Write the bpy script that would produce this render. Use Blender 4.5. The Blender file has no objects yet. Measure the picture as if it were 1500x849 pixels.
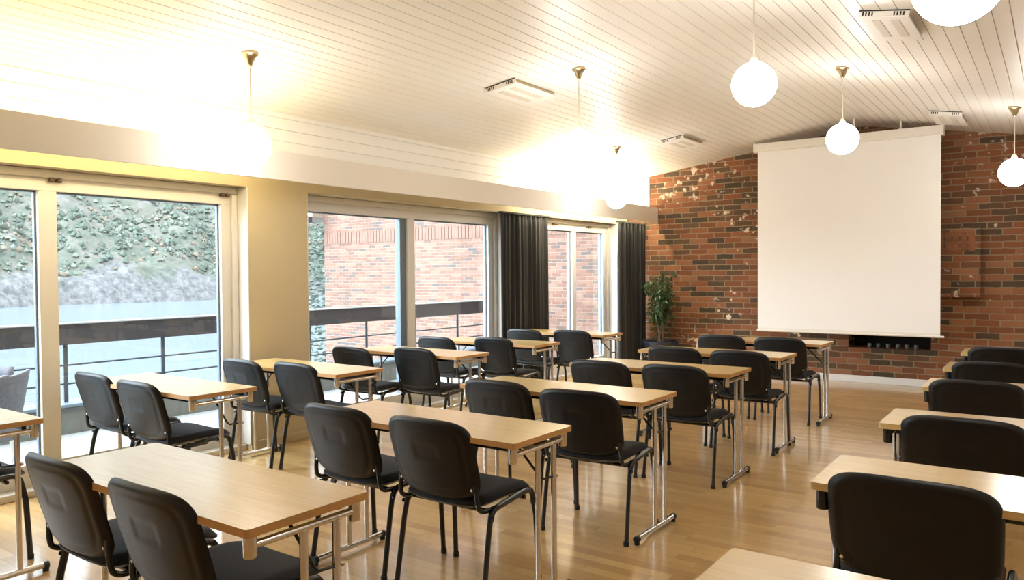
import bpy, bmesh, math, random
from mathutils import Vector, Matrix
random.seed(7)
C = bpy.context.scene.collection
PI = math.pi
R = math.radians

# ------------------------------------------------------------------ materials
def new_mat(name):
    m = bpy.data.materials.new(name); m.use_nodes = True
    nt = m.node_tree; nt.nodes.clear()
    out = nt.nodes.new('ShaderNodeOutputMaterial')
    return m, nt, out

def N(nt, kind, **kw):
    n = nt.nodes.new(kind)
    for k, v in kw.items():
        if k.startswith('i_'):
            key = k[2:]
            n.inputs[int(key) if key.isdigit() else key].default_value = v
        else:
            setattr(n, k, v)
    return n

def L(nt, a, b): nt.links.new(a, b)

def math_node(nt, op, a, b=None, c=None):
    n = nt.nodes.new('ShaderNodeMath'); n.operation = op
    for i, v in enumerate((a, b, c)):
        if v is None: continue
        if isinstance(v, (int, float)): n.inputs[i].default_value = v
        else: L(nt, v, n.inputs[i])
    return n.outputs[0]

def simple(name, col, rough=0.5, metal=0.0, spec=0.5, coat=0.0, noise=0.0, nscale=30, bump=0.0, coat_rough=0.1, sheen=0.0):
    m, nt, out = new_mat(name)
    p = N(nt, 'ShaderNodeBsdfPrincipled')
    p.inputs['Base Color'].default_value = (*col, 1)
    p.inputs['Roughness'].default_value = rough
    p.inputs['Metallic'].default_value = metal
    p.inputs['Specular IOR Level'].default_value = spec
    p.inputs['Coat Weight'].default_value = coat
    p.inputs['Coat Roughness'].default_value = coat_rough
    p.inputs['Sheen Weight'].default_value = sheen
    L(nt, p.outputs[0], out.inputs[0])
    if noise or bump:
        tc = N(nt, 'ShaderNodeTexCoord')
        no = N(nt, 'ShaderNodeTexNoise', i_Scale=nscale, i_Detail=6.0)
        L(nt, tc.outputs['Object'], no.inputs['Vector'])
        if noise:
            mx = N(nt, 'ShaderNodeMix', data_type='RGBA')
            mx.inputs[6].default_value = (*[c * (1 - noise) for c in col], 1)
            mx.inputs[7].default_value = (*[min(1, c * (1 + noise)) for c in col], 1)
            L(nt, no.outputs[0], mx.inputs[0]); L(nt, mx.outputs[2], p.inputs['Base Color'])
        if bump:
            b = N(nt, 'ShaderNodeBump', i_Strength=bump, i_Distance=0.01)
            L(nt, no.outputs[0], b.inputs['Height']); L(nt, b.outputs[0], p.inputs['Normal'])
    return m

def emit(name, col, strength):
    m, nt, out = new_mat(name)
    e = N(nt, 'ShaderNodeEmission'); e.inputs[0].default_value = (*col, 1); e.inputs[1].default_value = strength
    L(nt, e.outputs[0], out.inputs[0]); return m

def wood_table():
    m, nt, out = new_mat('beech_laminate')
    p = N(nt, 'ShaderNodeBsdfPrincipled', i_Roughness=0.34)
    p.inputs['Coat Weight'].default_value = 0.8; p.inputs['Coat Roughness'].default_value = 0.2
    tc = N(nt, 'ShaderNodeTexCoord')
    mp = N(nt, 'ShaderNodeMapping'); mp.inputs['Scale'].default_value = (3.0, 45, 45)
    L(nt, tc.outputs['Object'], mp.inputs[0])
    no = N(nt, 'ShaderNodeTexNoise', i_Scale=1.6, i_Detail=8.0, i_Distortion=0.6)
    L(nt, mp.outputs[0], no.inputs['Vector'])
    r = N(nt, 'ShaderNodeValToRGB')
    r.color_ramp.elements[0].position = 0.3; r.color_ramp.elements[0].color = (0.60, 0.42, 0.165, 1)
    r.color_ramp.elements[1].position = 0.72; r.color_ramp.elements[1].color = (0.70, 0.52, 0.23, 1)
    L(nt, no.outputs[0], r.inputs[0]); L(nt, r.outputs[0], p.inputs['Base Color'])
    L(nt, p.outputs[0], out.inputs[0]); return m

def floor_mat():
    m, nt, out = new_mat('oak_strip_floor')
    p = N(nt, 'ShaderNodeBsdfPrincipled', i_Roughness=0.3)
    p.inputs['Coat Weight'].default_value = 0.8; p.inputs['Coat Roughness'].default_value = 0.14
    tc = N(nt, 'ShaderNodeTexCoord'); sp = N(nt, 'ShaderNodeSeparateXYZ')
    L(nt, tc.outputs['Object'], sp.inputs[0])
    X, Y = sp.outputs[0], sp.outputs[1]
    W, LEN = 0.066, 0.55
    ry = math_node(nt, 'DIVIDE', Y, W); row = math_node(nt, 'FLOOR', ry)
    wn = N(nt, 'ShaderNodeTexWhiteNoise', noise_dimensions='1D'); L(nt, row, wn.inputs['W'])
    xo = math_node(nt, 'MULTIPLY_ADD', wn.outputs[0], 3.7, X)
    rx = math_node(nt, 'DIVIDE', xo, LEN); col = math_node(nt, 'FLOOR', rx)
    cv = N(nt, 'ShaderNodeCombineXYZ'); L(nt, row, cv.inputs[0]); L(nt, col, cv.inputs[1])
    w2 = N(nt, 'ShaderNodeTexWhiteNoise', noise_dimensions='3D'); L(nt, cv.outputs[0], w2.inputs['Vector'])
    mp = N(nt, 'ShaderNodeMapping'); mp.inputs['Scale'].default_value = (4, 60, 1)
    L(nt, tc.outputs['Object'], mp.inputs[0])
    no = N(nt, 'ShaderNodeTexNoise', i_Scale=1.5, i_Detail=8.0, i_Distortion=0.4)
    L(nt, mp.outputs[0], no.inputs['Vector'])
    f = math_node(nt, 'MULTIPLY_ADD', no.outputs[0], 0.45, math_node(nt, 'MULTIPLY', w2.outputs[0], 0.6))
    r = N(nt, 'ShaderNodeValToRGB')
    r.color_ramp.elements[0].position = 0.1; r.color_ramp.elements[0].color = (0.42, 0.24, 0.082, 1)
    r.color_ramp.elements[1].position = 0.95; r.color_ramp.elements[1].color = (0.68, 0.45, 0.185, 1)
    L(nt, f, r.inputs[0])
    fy = math_node(nt, 'FRACT', ry); fx = math_node(nt, 'FRACT', rx)
    gy = math_node(nt, 'LESS_THAN', fy, 0.03); gx = math_node(nt, 'LESS_THAN', fx, 0.004)
    g = math_node(nt, 'MAXIMUM', gy, gx)
    mx = N(nt, 'ShaderNodeMix', data_type='RGBA'); mx.inputs[7].default_value = (0.16, 0.085, 0.04, 1)
    L(nt, math_node(nt, 'MULTIPLY', g, 0.55), mx.inputs[0]); L(nt, r.outputs[0], mx.inputs[6]); L(nt, mx.outputs[2], p.inputs['Base Color'])
    L(nt, p.outputs[0], out.inputs[0]); return m

def brick_mat(name, axis='X', pal=None, mortar=(0.30, 0.225, 0.145), spots=True, bh=0.075, bw=0.25, soldier=None):
    """Each brick gets its own tone from a palette; mortar joints; pale chips high up the wall."""
    m, nt, out = new_mat(name)
    p = N(nt, 'ShaderNodeBsdfPrincipled', i_Roughness=0.85)
    p.inputs['Specular IOR Level'].default_value = 0.25
    tc = N(nt, 'ShaderNodeTexCoord'); sp = N(nt, 'ShaderNodeSeparateXYZ')
    L(nt, tc.outputs['Object'], sp.inputs[0])
    U = sp.outputs[0] if axis == 'X' else sp.outputs[1]
    if axis == 'XY': U = math_node(nt, 'ADD', sp.outputs[0], sp.outputs[1])
    Z = sp.outputs[2]
    wob = N(nt, 'ShaderNodeTexNoise', i_Scale=9.0, i_Detail=2.0); L(nt, tc.outputs['Object'], wob.inputs['Vector'])
    Zw = math_node(nt, 'MULTIPLY_ADD', math_node(nt, 'SUBTRACT', wob.outputs[0], 0.5), 0.022, Z)
    rz = math_node(nt, 'DIVIDE', Zw, bh); row = math_node(nt, 'FLOOR', rz)
    half = math_node(nt, 'MULTIPLY', math_node(nt, 'MODULO', math_node(nt, 'ABSOLUTE', row), 2.0), 0.5)
    wn = N(nt, 'ShaderNodeTexWhiteNoise', noise_dimensions='1D'); L(nt, row, wn.inputs['W'])
    half = math_node(nt, 'MULTIPLY_ADD', wn.outputs[0], 0.25, half)
    ru = math_node(nt, 'ADD', math_node(nt, 'DIVIDE', U, bw), half); col = math_node(nt, 'FLOOR', ru)
    cv = N(nt, 'ShaderNodeCombineXYZ'); L(nt, row, cv.inputs[0]); L(nt, col, cv.inputs[1])
    w2 = N(nt, 'ShaderNodeTexWhiteNoise', noise_dimensions='3D'); L(nt, cv.outputs[0], w2.inputs['Vector'])
    big = N(nt, 'ShaderNodeTexNoise', i_Scale=1.1, i_Detail=2.0); L(nt, tc.outputs['Object'], big.inputs['Vector'])
    fine = N(nt, 'ShaderNodeTexNoise', i_Scale=38.0, i_Detail=5.0); L(nt, tc.outputs['Object'], fine.inputs['Vector'])
    f = math_node(nt, 'MULTIPLY_ADD', math_node(nt, 'SUBTRACT', fine.outputs[0], 0.5), 0.35, w2.outputs[0])
    f = math_node(nt, 'MULTIPLY_ADD', math_node(nt, 'SUBTRACT', big.outputs[0], 0.5), 0.5, f)
    r = N(nt, 'ShaderNodeValToRGB'); cr = r.color_ramp
    pal = pal or [(0.0, (0.07, 0.052, 0.035)), (0.2, (0.12, 0.075, 0.045)), (0.42, (0.19, 0.078, 0.038)), (0.68, (0.245, 0.095, 0.045)), (1.0, (0.31, 0.145, 0.075))]
    while len(cr.elements) < len(pal): cr.elements.new(0.5)
    for e, (pos, c) in zip(cr.elements, pal): e.position = pos; e.color = (*c, 1)
    L(nt, f, r.inputs[0])
    fz = math_node(nt, 'FRACT', rz); fu = math_node(nt, 'FRACT', ru)
    def tri(v, w):   # distance from joint, softened
        d = math_node(nt, 'SUBTRACT', 0.5, math_node(nt, 'ABSOLUTE', math_node(nt, 'SUBTRACT', v, 0.5)))
        mr = N(nt, 'ShaderNodeMapRange', i_1=w * 0.55, i_2=w * 1.25); L(nt, d, mr.inputs[0]); return mr.outputs[0]
    solid = math_node(nt, 'MINIMUM', tri(fz, 0.085), tri(fu, 0.026))
    mx = N(nt, 'ShaderNodeMix', data_type='RGBA'); mx.inputs[6].default_value = (*mortar, 1)
    L(nt, solid, mx.inputs[0]); L(nt, r.outputs[0], mx.inputs[7])
    cout = mx.outputs[2]
    if spots:
        s1 = N(nt, 'ShaderNodeTexNoise', i_Scale=11.0, i_Detail=4.0); L(nt, tc.outputs['Object'], s1.inputs['Vector'])
        s2 = N(nt, 'ShaderNodeTexNoise', i_Scale=1.6, i_Detail=1.0); L(nt, tc.outputs['Object'], s2.inputs['Vector'])
        hz = N(nt, 'ShaderNodeMapRange', i_1=1.2, i_2=2.6); L(nt, Z, hz.inputs[0])
        k = math_node(nt, 'ADD', s1.outputs[0], math_node(nt, 'MULTIPLY', math_node(nt, 'SUBTRACT', s2.outputs[0], 0.5), 0.5))
        k = math_node(nt, 'ADD', k, math_node(nt, 'MULTIPLY', hz.outputs[0], 0.055))
        hx = N(nt, 'ShaderNodeMapRange', i_1=-1.5, i_2=-0.8); L(nt, sp.outputs[0], hx.inputs[0])
        k = math_node(nt, 'ADD', k, math_node(nt, 'MULTIPLY', math_node(nt, 'MULTIPLY', hz.outputs[0], hx.outputs[0]), 0.05))
        mr = N(nt, 'ShaderNodeMapRange', i_1=0.715, i_2=0.78); L(nt, k, mr.inputs[0])
        mx2 = N(nt, 'ShaderNodeMix', data_type='RGBA'); mx2.inputs[7].default_value = (0.68, 0.58, 0.46, 1)
        L(nt, mr.outputs[0], mx2.inputs[0]); L(nt, cout, mx2.inputs[6]); cout = mx2.outputs[2]
    L(nt, cout, p.inputs['Base Color'])
    b = N(nt, 'ShaderNodeBump', i_Strength=0.6, i_Distance=0.008)
    L(nt, math_node(nt, 'MULTIPLY_ADD', fine.outputs[0], 0.25, solid), b.inputs['Height']); L(nt, b.outputs[0], p.inputs['Normal'])
    L(nt, p.outputs[0], out.inputs[0]); return m

def glass_mat():
    m, nt, out = new_mat('window_glass')
    t = N(nt, 'ShaderNodeBsdfTransparent'); t.inputs[0].default_value = (0.95, 0.975, 0.98, 1)
    g = N(nt, 'ShaderNodeBsdfGlossy', i_Roughness=0.02)
    mx = N(nt, 'ShaderNodeMixShader'); ge = N(nt, 'ShaderNodeNewGeometry')
    dt = N(nt, 'ShaderNodeVectorMath', operation='DOT_PRODUCT'); L(nt, ge.outputs['Normal'], dt.inputs[0]); L(nt, ge.outputs['Incoming'], dt.inputs[1])
    c = math_node(nt, 'SUBTRACT', 1.0, math_node(nt, 'ABSOLUTE', dt.outputs['Value']))
    f = math_node(nt, 'MULTIPLY_ADD', math_node(nt, 'POWER', c, 5.0), 0.94, 0.045)
    L(nt, f, mx.inputs[0]); L(nt, t.outputs[0], mx.inputs[1]); L(nt, g.outputs[0], mx.inputs[2])
    L(nt, mx.outputs[0], out.inputs[0]); return m

def hill_mat():
    m, nt, out = new_mat('hillside')
    p = N(nt, 'ShaderNodeBsdfPrincipled', i_Roughness=0.95); p.inputs['Specular IOR Level'].default_value = 0.1
    tc = N(nt, 'ShaderNodeTexCoord'); sp = N(nt, 'ShaderNodeSeparateXYZ'); L(nt, tc.outputs['Object'], sp.inputs[0])
    n1 = N(nt, 'ShaderNodeTexNoise', i_Scale=0.09, i_Detail=9.0, i_Roughness=0.72); L(nt, tc.outputs['Object'], n1.inputs['Vector'])
    n2 = N(nt, 'ShaderNodeTexNoise', i_Scale=0.55, i_Detail=9.0, i_Roughness=0.8); L(nt, tc.outputs['Object'], n2.inputs['Vector'])
    r = N(nt, 'ShaderNodeValToRGB'); cr = r.color_ramp
    pal = [(0.38, (0.054, 0.069, 0.060)), (0.45, (0.088, 0.104, 0.084)), (0.51, (0.128, 0.133, 0.104)), (0.56, (0.158, 0.138, 0.123)), (0.63, (0.187, 0.183, 0.178))]
    while len(cr.elements) < len(pal): cr.elements.new(0.5)
    for e, (pos, c) in zip(cr.elements, pal): e.position = pos; e.color = (*c, 1)
    f = math_node(nt, 'ADD', math_node(nt, 'MULTIPLY', n1.outputs[0], 0.4), math_node(nt, 'MULTIPLY', n2.outputs[0], 0.6))
    L(nt, f, r.inputs[0])
    # bare pale rock near the waterline
    mr = N(nt, 'ShaderNodeMapRange', i_1=7.0, i_2=-3.0)
    L(nt, sp.outputs[2], mr.inputs[0])
    k = math_node(nt, 'ADD', mr.outputs[0], math_node(nt, 'MULTIPLY', math_node(nt, 'SUBTRACT', n1.outputs[0], 0.5), 2.4))
    mk = N(nt, 'ShaderNodeMapRange', i_1=0.35, i_2=0.55); L(nt, k, mk.inputs[0])
    rr = N(nt, 'ShaderNodeValToRGB'); rr.color_ramp.elements[0].position = 0.42; rr.color_ramp.elements[0].color = (0.09, 0.09, 0.09, 1)
    rr.color_ramp.elements[1].position = 0.6; rr.color_ramp.elements[1].color = (0.20, 0.195, 0.19, 1)
    L(nt, n2.outputs[0], rr.inputs[0])
    mx = N(nt, 'ShaderNodeMix', data_type='RGBA'); L(nt, mk.outputs[0], mx.inputs[0]); L(nt, r.outputs[0], mx.inputs[6]); L(nt, rr.outputs[0], mx.inputs[7])
    L(nt, mx.outputs[2], p.inputs['Base Color']); L(nt, p.outputs[0], out.inputs[0]); return m

def water_mat():
    m, nt, out = new_mat('fjord_water')
    p = N(nt, 'ShaderNodeBsdfPrincipled', i_Roughness=0.15); p.inputs['Base Color'].default_value = (0.15, 0.18, 0.20, 1)
    tc = N(nt, 'ShaderNodeTexCoord'); mp = N(nt, 'ShaderNodeMapping'); mp.inputs['Scale'].default_value = (0.9, 0.35, 1)
    L(nt, tc.outputs['Object'], mp.inputs[0])
    no = N(nt, 'ShaderNodeTexNoise', i_Scale=1.0, i_Detail=6.0); L(nt, mp.outputs[0], no.inputs['Vector'])
    b = N(nt, 'ShaderNodeBump', i_Strength=0.3, i_Distance=0.4); L(nt, no.outputs[0], b.inputs['Height']); L(nt, b.outputs[0], p.inputs['Normal'])
    L(nt, p.outputs[0], out.inputs[0]); return m

M = dict(
    table=wood_table(), edge=simple('beech_edge_band', (0.52, 0.28, 0.095), 0.4, noise=0.12, nscale=40),
    floor=floor_mat(), brick=brick_mat('interior_brick', 'X'),
    brick_side=brick_mat('interior_brick_side', 'XY'),
    brick_out=brick_mat('exterior_brick', 'X', pal=[(0.0, (0.093, 0.079, 0.072)), (0.15, (0.139, 0.079, 0.060)), (0.4, (0.176, 0.088, 0.060)), (0.7, (0.199, 0.105, 0.074)), (1.0, (0.218, 0.130, 0.093))], mortar=(0.20, 0.175, 0.15), spots=False, bh=0.056, bw=0.19),
    white=simple('white_paint', (0.86, 0.84, 0.80), 0.55), ceil=simple('white_ceiling_boards', (0.86, 0.835, 0.79), 0.42, noise=0.02, nscale=5),
    groove=simple('board_groove', (0.78, 0.74, 0.68), 0.8),
    plaster=simple('cream_plaster', (0.50, 0.42, 0.275), 0.8, noise=0.03, nscale=3, bump=0.05),
    bulk=simple('bulkhead_paint', (0.70, 0.645, 0.56), 0.6),
    frame=simple('window_frame_white', (0.62, 0.60, 0.57), 0.35),
    slate=simple('slate_metal', (0.12, 0.16, 0.20), 0.4),
    glass=glass_mat(),
    chrome=simple('chrome', (0.72, 0.70, 0.67), 0.16, metal=1.0),
    steel=simple('brushed_steel', (0.55, 0.53, 0.50), 0.3, metal=1.0),
    brass=simple('aged_brass', (0.50, 0.40, 0.24), 0.3, metal=1.0),
    shell=simple('black_plastic', (0.006, 0.006, 0.007), 0.36, spec=0.36, bump=0.12, nscale=500),
    fabric=simple('black_upholstery', (0.008, 0.008, 0.010), 0.8, noise=0.2, nscale=300, bump=0.2),
    tube=simple('black_enamel', (0.010, 0.010, 0.011), 0.22, spec=0.6),
    rubber=simple('black_rubber', (0.015, 0.015, 0.015), 0.6),
    curtain=simple('charcoal_curtain', (0.022, 0.022, 0.021), 0.85, noise=0.15, nscale=40, sheen=0.1),
    sheer=simple('pale_sheer', (0.80, 0.84, 0.88), 0.8),
    screen=simple('projection_fabric', (0.90, 0.895, 0.885), 0.8), case=simple('screen_case', (0.82, 0.79, 0.73), 0.35),
    cord=simple('pale_cord', (0.62, 0.55, 0.44), 0.5),
    globe=None, tubelight=None,
    base=simple('baseboard_paint', (0.80, 0.80, 0.78), 0.45),
    dark=simple('brown_black', (0.02, 0.015, 0.012), 0.9), knob=simple('brown_hook', (0.09, 0.05, 0.025), 0.4),  # near-black brown shared by niche back, wall backing and vent slots
    leaf=simple('ficus_leaf', (0.04, 0.085, 0.024), 0.3, noise=0.5, nscale=8), twig=simple('twig', (0.16, 0.10, 0.055), 0.8),
    pot=simple('navy_planter', (0.02, 0.026, 0.045), 0.3), soil=simple('potting_soil', (0.05, 0.03, 0.02), 0.95),
    concrete=simple('concrete', (0.14, 0.14, 0.125), 0.9, noise=0.25, nscale=4), deck=simple('terrace_paving', (0.360, 0.360, 0.348), 0.8, noise=0.08, nscale=3),
    rail=simple('dark_rail_board', (0.030, 0.024, 0.026), 0.5, noise=0.3, nscale=6), cap=simple('rail_cap', (0.348, 0.348, 0.348), 0.5),
    iron=simple('black_iron', (0.03, 0.035, 0.045), 0.5), ratt=simple('grey_weave', (0.128, 0.128, 0.145), 0.8, noise=0.4, nscale=60, bump=0.4),
    eave=simple('eave_boards', (0.261, 0.191, 0.139), 0.7), gutter=simple('black_gutter', (0.03, 0.03, 0.03), 0.5),
    hill=hill_mat(), water=water_mat(), tree=simple('tree_crown', (0.093, 0.116, 0.090), 0.95, noise=0.5, nscale=0.4),
    bush=simple('bush_crown', (0.157, 0.174, 0.139), 0.95, noise=0.5, nscale=0.5), autumn=simple('autumn_crown', (0.197, 0.157, 0.116), 0.95, noise=0.4, nscale=0.5),
    moss=simple('moss', (0.093, 0.116, 0.046), 0.95, noise=0.4, nscale=10),
    wax=simple('candle_glass', (0.10, 0.115, 0.105), 0.1, spec=0.8),
)
M['globe'] = emit('opal_globe_lit', (1.0, 0.96, 0.90), 15.5)
M['tubelight'] = emit('warm_fluorescent', (1.0, 0.80, 0.42), 25.0); M['tubelight2'] = emit('bright_fluorescent', (1.0, 0.86, 0.60), 64.0)

# ------------------------------------------------------------------ mesh helpers
class MB:
    def __init__(s): s.v = []; s.f = []; s.mi = []; s.sm = []
    def add(s, vs, fs, mi=0, smooth=False):
        o = len(s.v); s.v += [tuple(v) for v in vs]
        for f in fs: s.f.append([o + i for i in f]); s.mi.append(mi); s.sm.append(smooth)
        return s
    def box(s, x0, x1, y0, y1, z0, z1, mi=0, mtx=None):
        vs = [Vector((x, y, z)) for x in (x0, x1) for y in (y0, y1) for z in (z0, z1)]
        if mtx: vs = [mtx @ v for v in vs]
        return s.add(vs, [(0, 1, 3, 2), (4, 6, 7, 5), (0, 4, 5, 1), (2, 3, 7, 6), (0, 2, 6, 4), (1, 5, 7, 3)], mi)
    def lathe(s, prof, cx=0, cy=0, cz=0, n=28, mi=0, smooth=True, mtx=None):
        vs = []; fs = []
        for (r, z) in prof:
            for k in range(n):
                a = 2 * PI * k / n; vs.append(Vector((cx + r * math.cos(a), cy + r * math.sin(a), cz + z)))
        for i in range(len(prof) - 1):
            for k in range(n):
                fs.append((i * n + k, i * n + (k + 1) % n, (i + 1) * n + (k + 1) % n, (i + 1) * n + k))
        if prof[0][0] > 1e-5: fs.append(tuple(range(n - 1, -1, -1)))
        if prof[-1][0] > 1e-5: fs.append(tuple((len(prof) - 1) * n + k for k in range(n)))
        if mtx: vs = [mtx @ v for v in vs]
        return s.add(vs, fs, mi, smooth)
    def tube(s, pts, r, n=12, mi=0, smooth_path=0, flat=1.0, up=(1, 0, 0)):
        pts = [Vector(p) for p in pts]
        if smooth_path:
            q = []
            P = [pts[0]] + pts + [pts[-1]]
            for i in range(1, len(P) - 2):
                for k in range(smooth_path):
                    t = k / smooth_path
                    a, b, c, d = P[i - 1], P[i], P[i + 1], P[i + 2]
                    q.append(0.5 * ((2 * b) + (c - a) * t + (2 * a - 5 * b + 4 * c - d) * t * t + (3 * b - a - 3 * c + d) * t ** 3))
            q.append(pts[-1]); pts = q
        vs = []; fs = []; up = Vector(up)
        for i, p in enumerate(pts):
            t = (pts[min(i + 1, len(pts) - 1)] - pts[max(i - 1, 0)]).normalized()
            a = up - t * up.dot(t)
            if a.length < 1e-3: a = Vector((0, 1, 0)) - t * t.y
            a.normalize(); b = t.cross(a)
            for k in range(n):
                w = 2 * PI * k / n; vs.append(p + a * (r * math.cos(w)) + b * (r * flat * math.sin(w)))
        for i in range(len(pts) - 1):
            for k in range(n):
                fs.append((i * n + k, i * n + (k + 1) % n, (i + 1) * n + (k + 1) % n, (i + 1) * n + k))
        fs.append(tuple(range(n - 1, -1, -1))); fs.append(tuple((len(pts) - 1) * n + k for k in range(n)))
        return s.add(vs, fs, mi, True)
    def build(s, name, mats, parent=None, bevel=0.0, seg=2, loc=None):
        me = bpy.data.meshes.new(name); me.from_pydata(s.v, [], s.f)
        if not isinstance(mats, (list, tuple)): mats = [mats]
        for m in mats: me.materials.append(m)
        for p, mi, sm in zip(me.polygons, s.mi, s.sm): p.material_index = mi; p.use_smooth = sm
        bm = bmesh.new(); bm.from_mesh(me); bmesh.ops.recalc_face_normals(bm, faces=bm.faces); bm.to_mesh(me); bm.free()
        me.update()
        o = bpy.data.objects.new(name, me); C.objects.link(o)
        if any(s.sm):
            try: me.set_sharp_from_angle(angle=R(50))
            except Exception: pass
        if parent: o.parent = parent
        if loc: o.location = loc
        if bevel:
            b = o.modifiers.new('bevel', 'BEVEL'); b.width = bevel; b.segments = seg; b.limit_method = 'ANGLE'; b.angle_limit = R(40)
        return o

def thing(name, label, cat, loc=(0, 0, 0), rz=0, group=None):
    o = bpy.data.objects.new(name, None); C.objects.link(o); o.empty_display_size = 0.1
    o.location = loc; o.rotation_euler = (0, 0, rz); return tag(o, label, cat, group)
def tag(o, label, cat, group=None):
    o['label'] = label; o['category'] = cat
    if group: o['group'] = group
    return o
def struct(name, mb, mats, parent=None, bevel=0, label=None):
    o = mb.build(name, mats, parent, bevel)
    if not parent: o['kind'] = 'structure'
    if label: o['label'] = label
    return o
KIDS = {}
def kids(o): return [c for c in bpy.data.objects if c.parent == o]
def dup(root, loc, rz, label, group=None):
    r = root.copy(); C.objects.link(r); r.location = loc; r.rotation_euler = (0, 0, rz); r['label'] = label
    if group: r['group'] = group
    for ch in tree_of[root.name]:
        c = ch[0].copy(); C.objects.link(c); c.parent = r
        for g in ch[1]:
            e = g.copy(); C.objects.link(e); e.parent = c
    return r
tree_of = {}
def freeze(root): tree_of[root.name] = [(c, kids(c)) for c in kids(root)]

# ------------------------------------------------------------------ camera (solved from the photograph)
F, YAW, PITCH, ROLL, H = 1118.22, 0.6217, 0.0228, -0.0077, 1.4135
fw = Vector((-math.sin(YAW) * math.cos(PITCH), math.cos(YAW) * math.cos(PITCH), -math.sin(PITCH)))
rt = Vector((math.cos(YAW), math.sin(YAW), 0)); up = rt.cross(fw)
r2 = rt * math.cos(ROLL) + up * math.sin(ROLL); u2 = -rt * math.sin(ROLL) + up * math.cos(ROLL)
cam = bpy.data.cameras.new('camera'); co = bpy.data.objects.new('camera', cam); C.objects.link(co)
mt = Matrix((r2, u2, -fw)).transposed().to_4x4(); mt.translation = (0, 0, H); co.matrix_world = mt
cam.sensor_width = 36; cam.lens = F / 1500 * 36; cam.clip_start = 0.05; cam.clip_end = 2000
bpy.context.scene.camera = co

# ------------------------------------------------------------------ room shell
XW = -5.27      # inner face of the window wall
XG = -5.47      # glass plane
YW = 10.34      # brick end wall
XR, YB = 1.45, -1.6
RX, RZ = -2.0, 3.209
def zc(x): return RZ - 0.140 * (RX - x) if x < RX else RZ - 0.174 * (x - RX)

struct('floor', MB().box(XG - 0.04, XR, YB, YW, -0.06, 0), M['floor'])

# boarded ceiling with real grooves running towards the brick wall
cb = MB(); pitch = 0.096; x = XW - 0.05
prof = []
xs = []
while x < XR:
    xs.append(x); x += pitch
for xa in xs:
    xb = min(xa + pitch - 0.006, XR)
    ya, yb = YB, YW
    za, zb = zc(xa), zc(xb)
    cb.add([(xa, ya, za), (xb, ya, zb), (xb, yb, zb), (xa, yb, za)], [(0, 1, 2, 3)], 0)
    xm = xb; xn = xa + pitch; g = 0.007
    cb.add([(xb, ya, zb), (xb, yb, zb), (xb, yb, zb + g), (xb, ya, zb + g)], [(0, 1, 2, 3)], 1)
    cb.add([(xb, ya, zb + g), (xb, yb, zb + g), (xn, yb, zc(xn) + g), (xn, ya, zc(xn) + g)], [(0, 1, 2, 3)], 1)
    cb.add([(xn, ya, zc(xn) + g), (xn, yb, zc(xn) + g), (xn, yb, zc(xn)), (xn, ya, zc(xn))], [(0, 1, 2, 3)], 1)
# slab above
for (a, b) in ((XW - 0.3, RX), (RX, XR + 0.2)):
    z1, z2 = zc(a) + 0.02, zc(b) + 0.02
    cb.add([(a, YB - .1, z1), (b, YB - .1, z2), (b, YW + .1, z2), (a, YW + .1, z1), (a, YB - .1, z1 + .15), (b, YB - .1, z2 + .15), (b, YW + .1, z2 + .15), (a, YW + .1, z1 + .15)],
           [(0, 1, 2, 3), (4, 5, 6, 7), (0, 1, 5, 4), (2, 3, 7, 6), (0, 3, 7, 4), (1, 2, 6, 5)], 0)
ceil_o = cb.build('ceiling', [M['ceil'], M['groove']]); ceil_o['kind'] = 'structure'

# window wall: piers, header
ZH = 2.115
OPEN = [(0.35, 3.745), (4.33, 7.25), (7.95, 10.02)]
wl = MB()
ys = [YB] + [y for o_ in OPEN for y in o_] + [YW]
for i in range(0, len(ys), 2):
    wl.box(XG - 0.12, XW, ys[i], ys[i + 1], 0, ZH)
wl.box(XG - 0.12, XW, YB, YW, ZH, ZH + 0.12)
wl.box(XG - 0.12, XW - 0.012, YB, YW, ZH + 0.12, zc(XW) + 0.01, 1)
zz = ZH + 0.12
while zz < zc(XW):
    wl.box(XW - 0.012, XW, YB, YW, zz, min(zz + 0.090, zc(XW) + 0.005), 1); zz += 0.096
struct('wall_left', wl, [M['plaster'], M['white']])
struct('wall_right', MB().box(XR, XR + 0.15, YB, YW, 0, zc(XR) + 0.1), M['white'])
struct('wall_back', MB().box(XW - 0.3, XR + 0.15, YB - 0.15, YB, 0, 3.4), M['white'])

# brick end wall with the fireplace niche
NX0, NX1, NZ0, NZ1, ND = -2.165, -1.24, 0.435, 0.68, 0.38
bw_ = MB()
def wallquad(xa, xb, z0, z1=None):
    pts = [(xa, YW, z0), (xb, YW, z0)]
    if z1 is not None: pts += [(xb, YW, z1), (xa, YW, z1)]
    else:
        t = [(xb, YW, zc(xb) + 0.03)]
        if xa < RX < xb: t.append((RX, YW, RZ + 0.03))
        t.append((xa, YW, zc(xa) + 0.03)); pts += t
    bw_.add(pts, [tuple(range(len(pts)))], 0)
wallquad(XW - 0.3, NX0, 0); wallquad(NX1, XR + 0.15, 0)
wallquad(NX0, NX1, 0, NZ0); wallquad(NX0, NX1, NZ1)
yb = YW + ND
bw_.add([(NX0, YW, NZ0), (NX1, YW, NZ0), (NX1, yb, NZ0), (NX0, yb, NZ0), (NX0, YW, NZ1), (NX1, YW, NZ1), (NX1, yb, NZ1), (NX0, yb, NZ1)],
        [(0, 1, 2, 3), (4, 5, 6, 7), (0, 3, 7, 4), (1, 2, 6, 5)], 1)
bw_.add([(NX0, yb, NZ0), (NX1, yb, NZ0), (NX1, yb, NZ1), (NX0, yb, NZ1)], [(0, 1, 2, 3)], 2)
bw_.box(XW - 0.3, XR + 0.15, yb + 0.01, yb + 0.1, 0, 3.2, 2)
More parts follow.
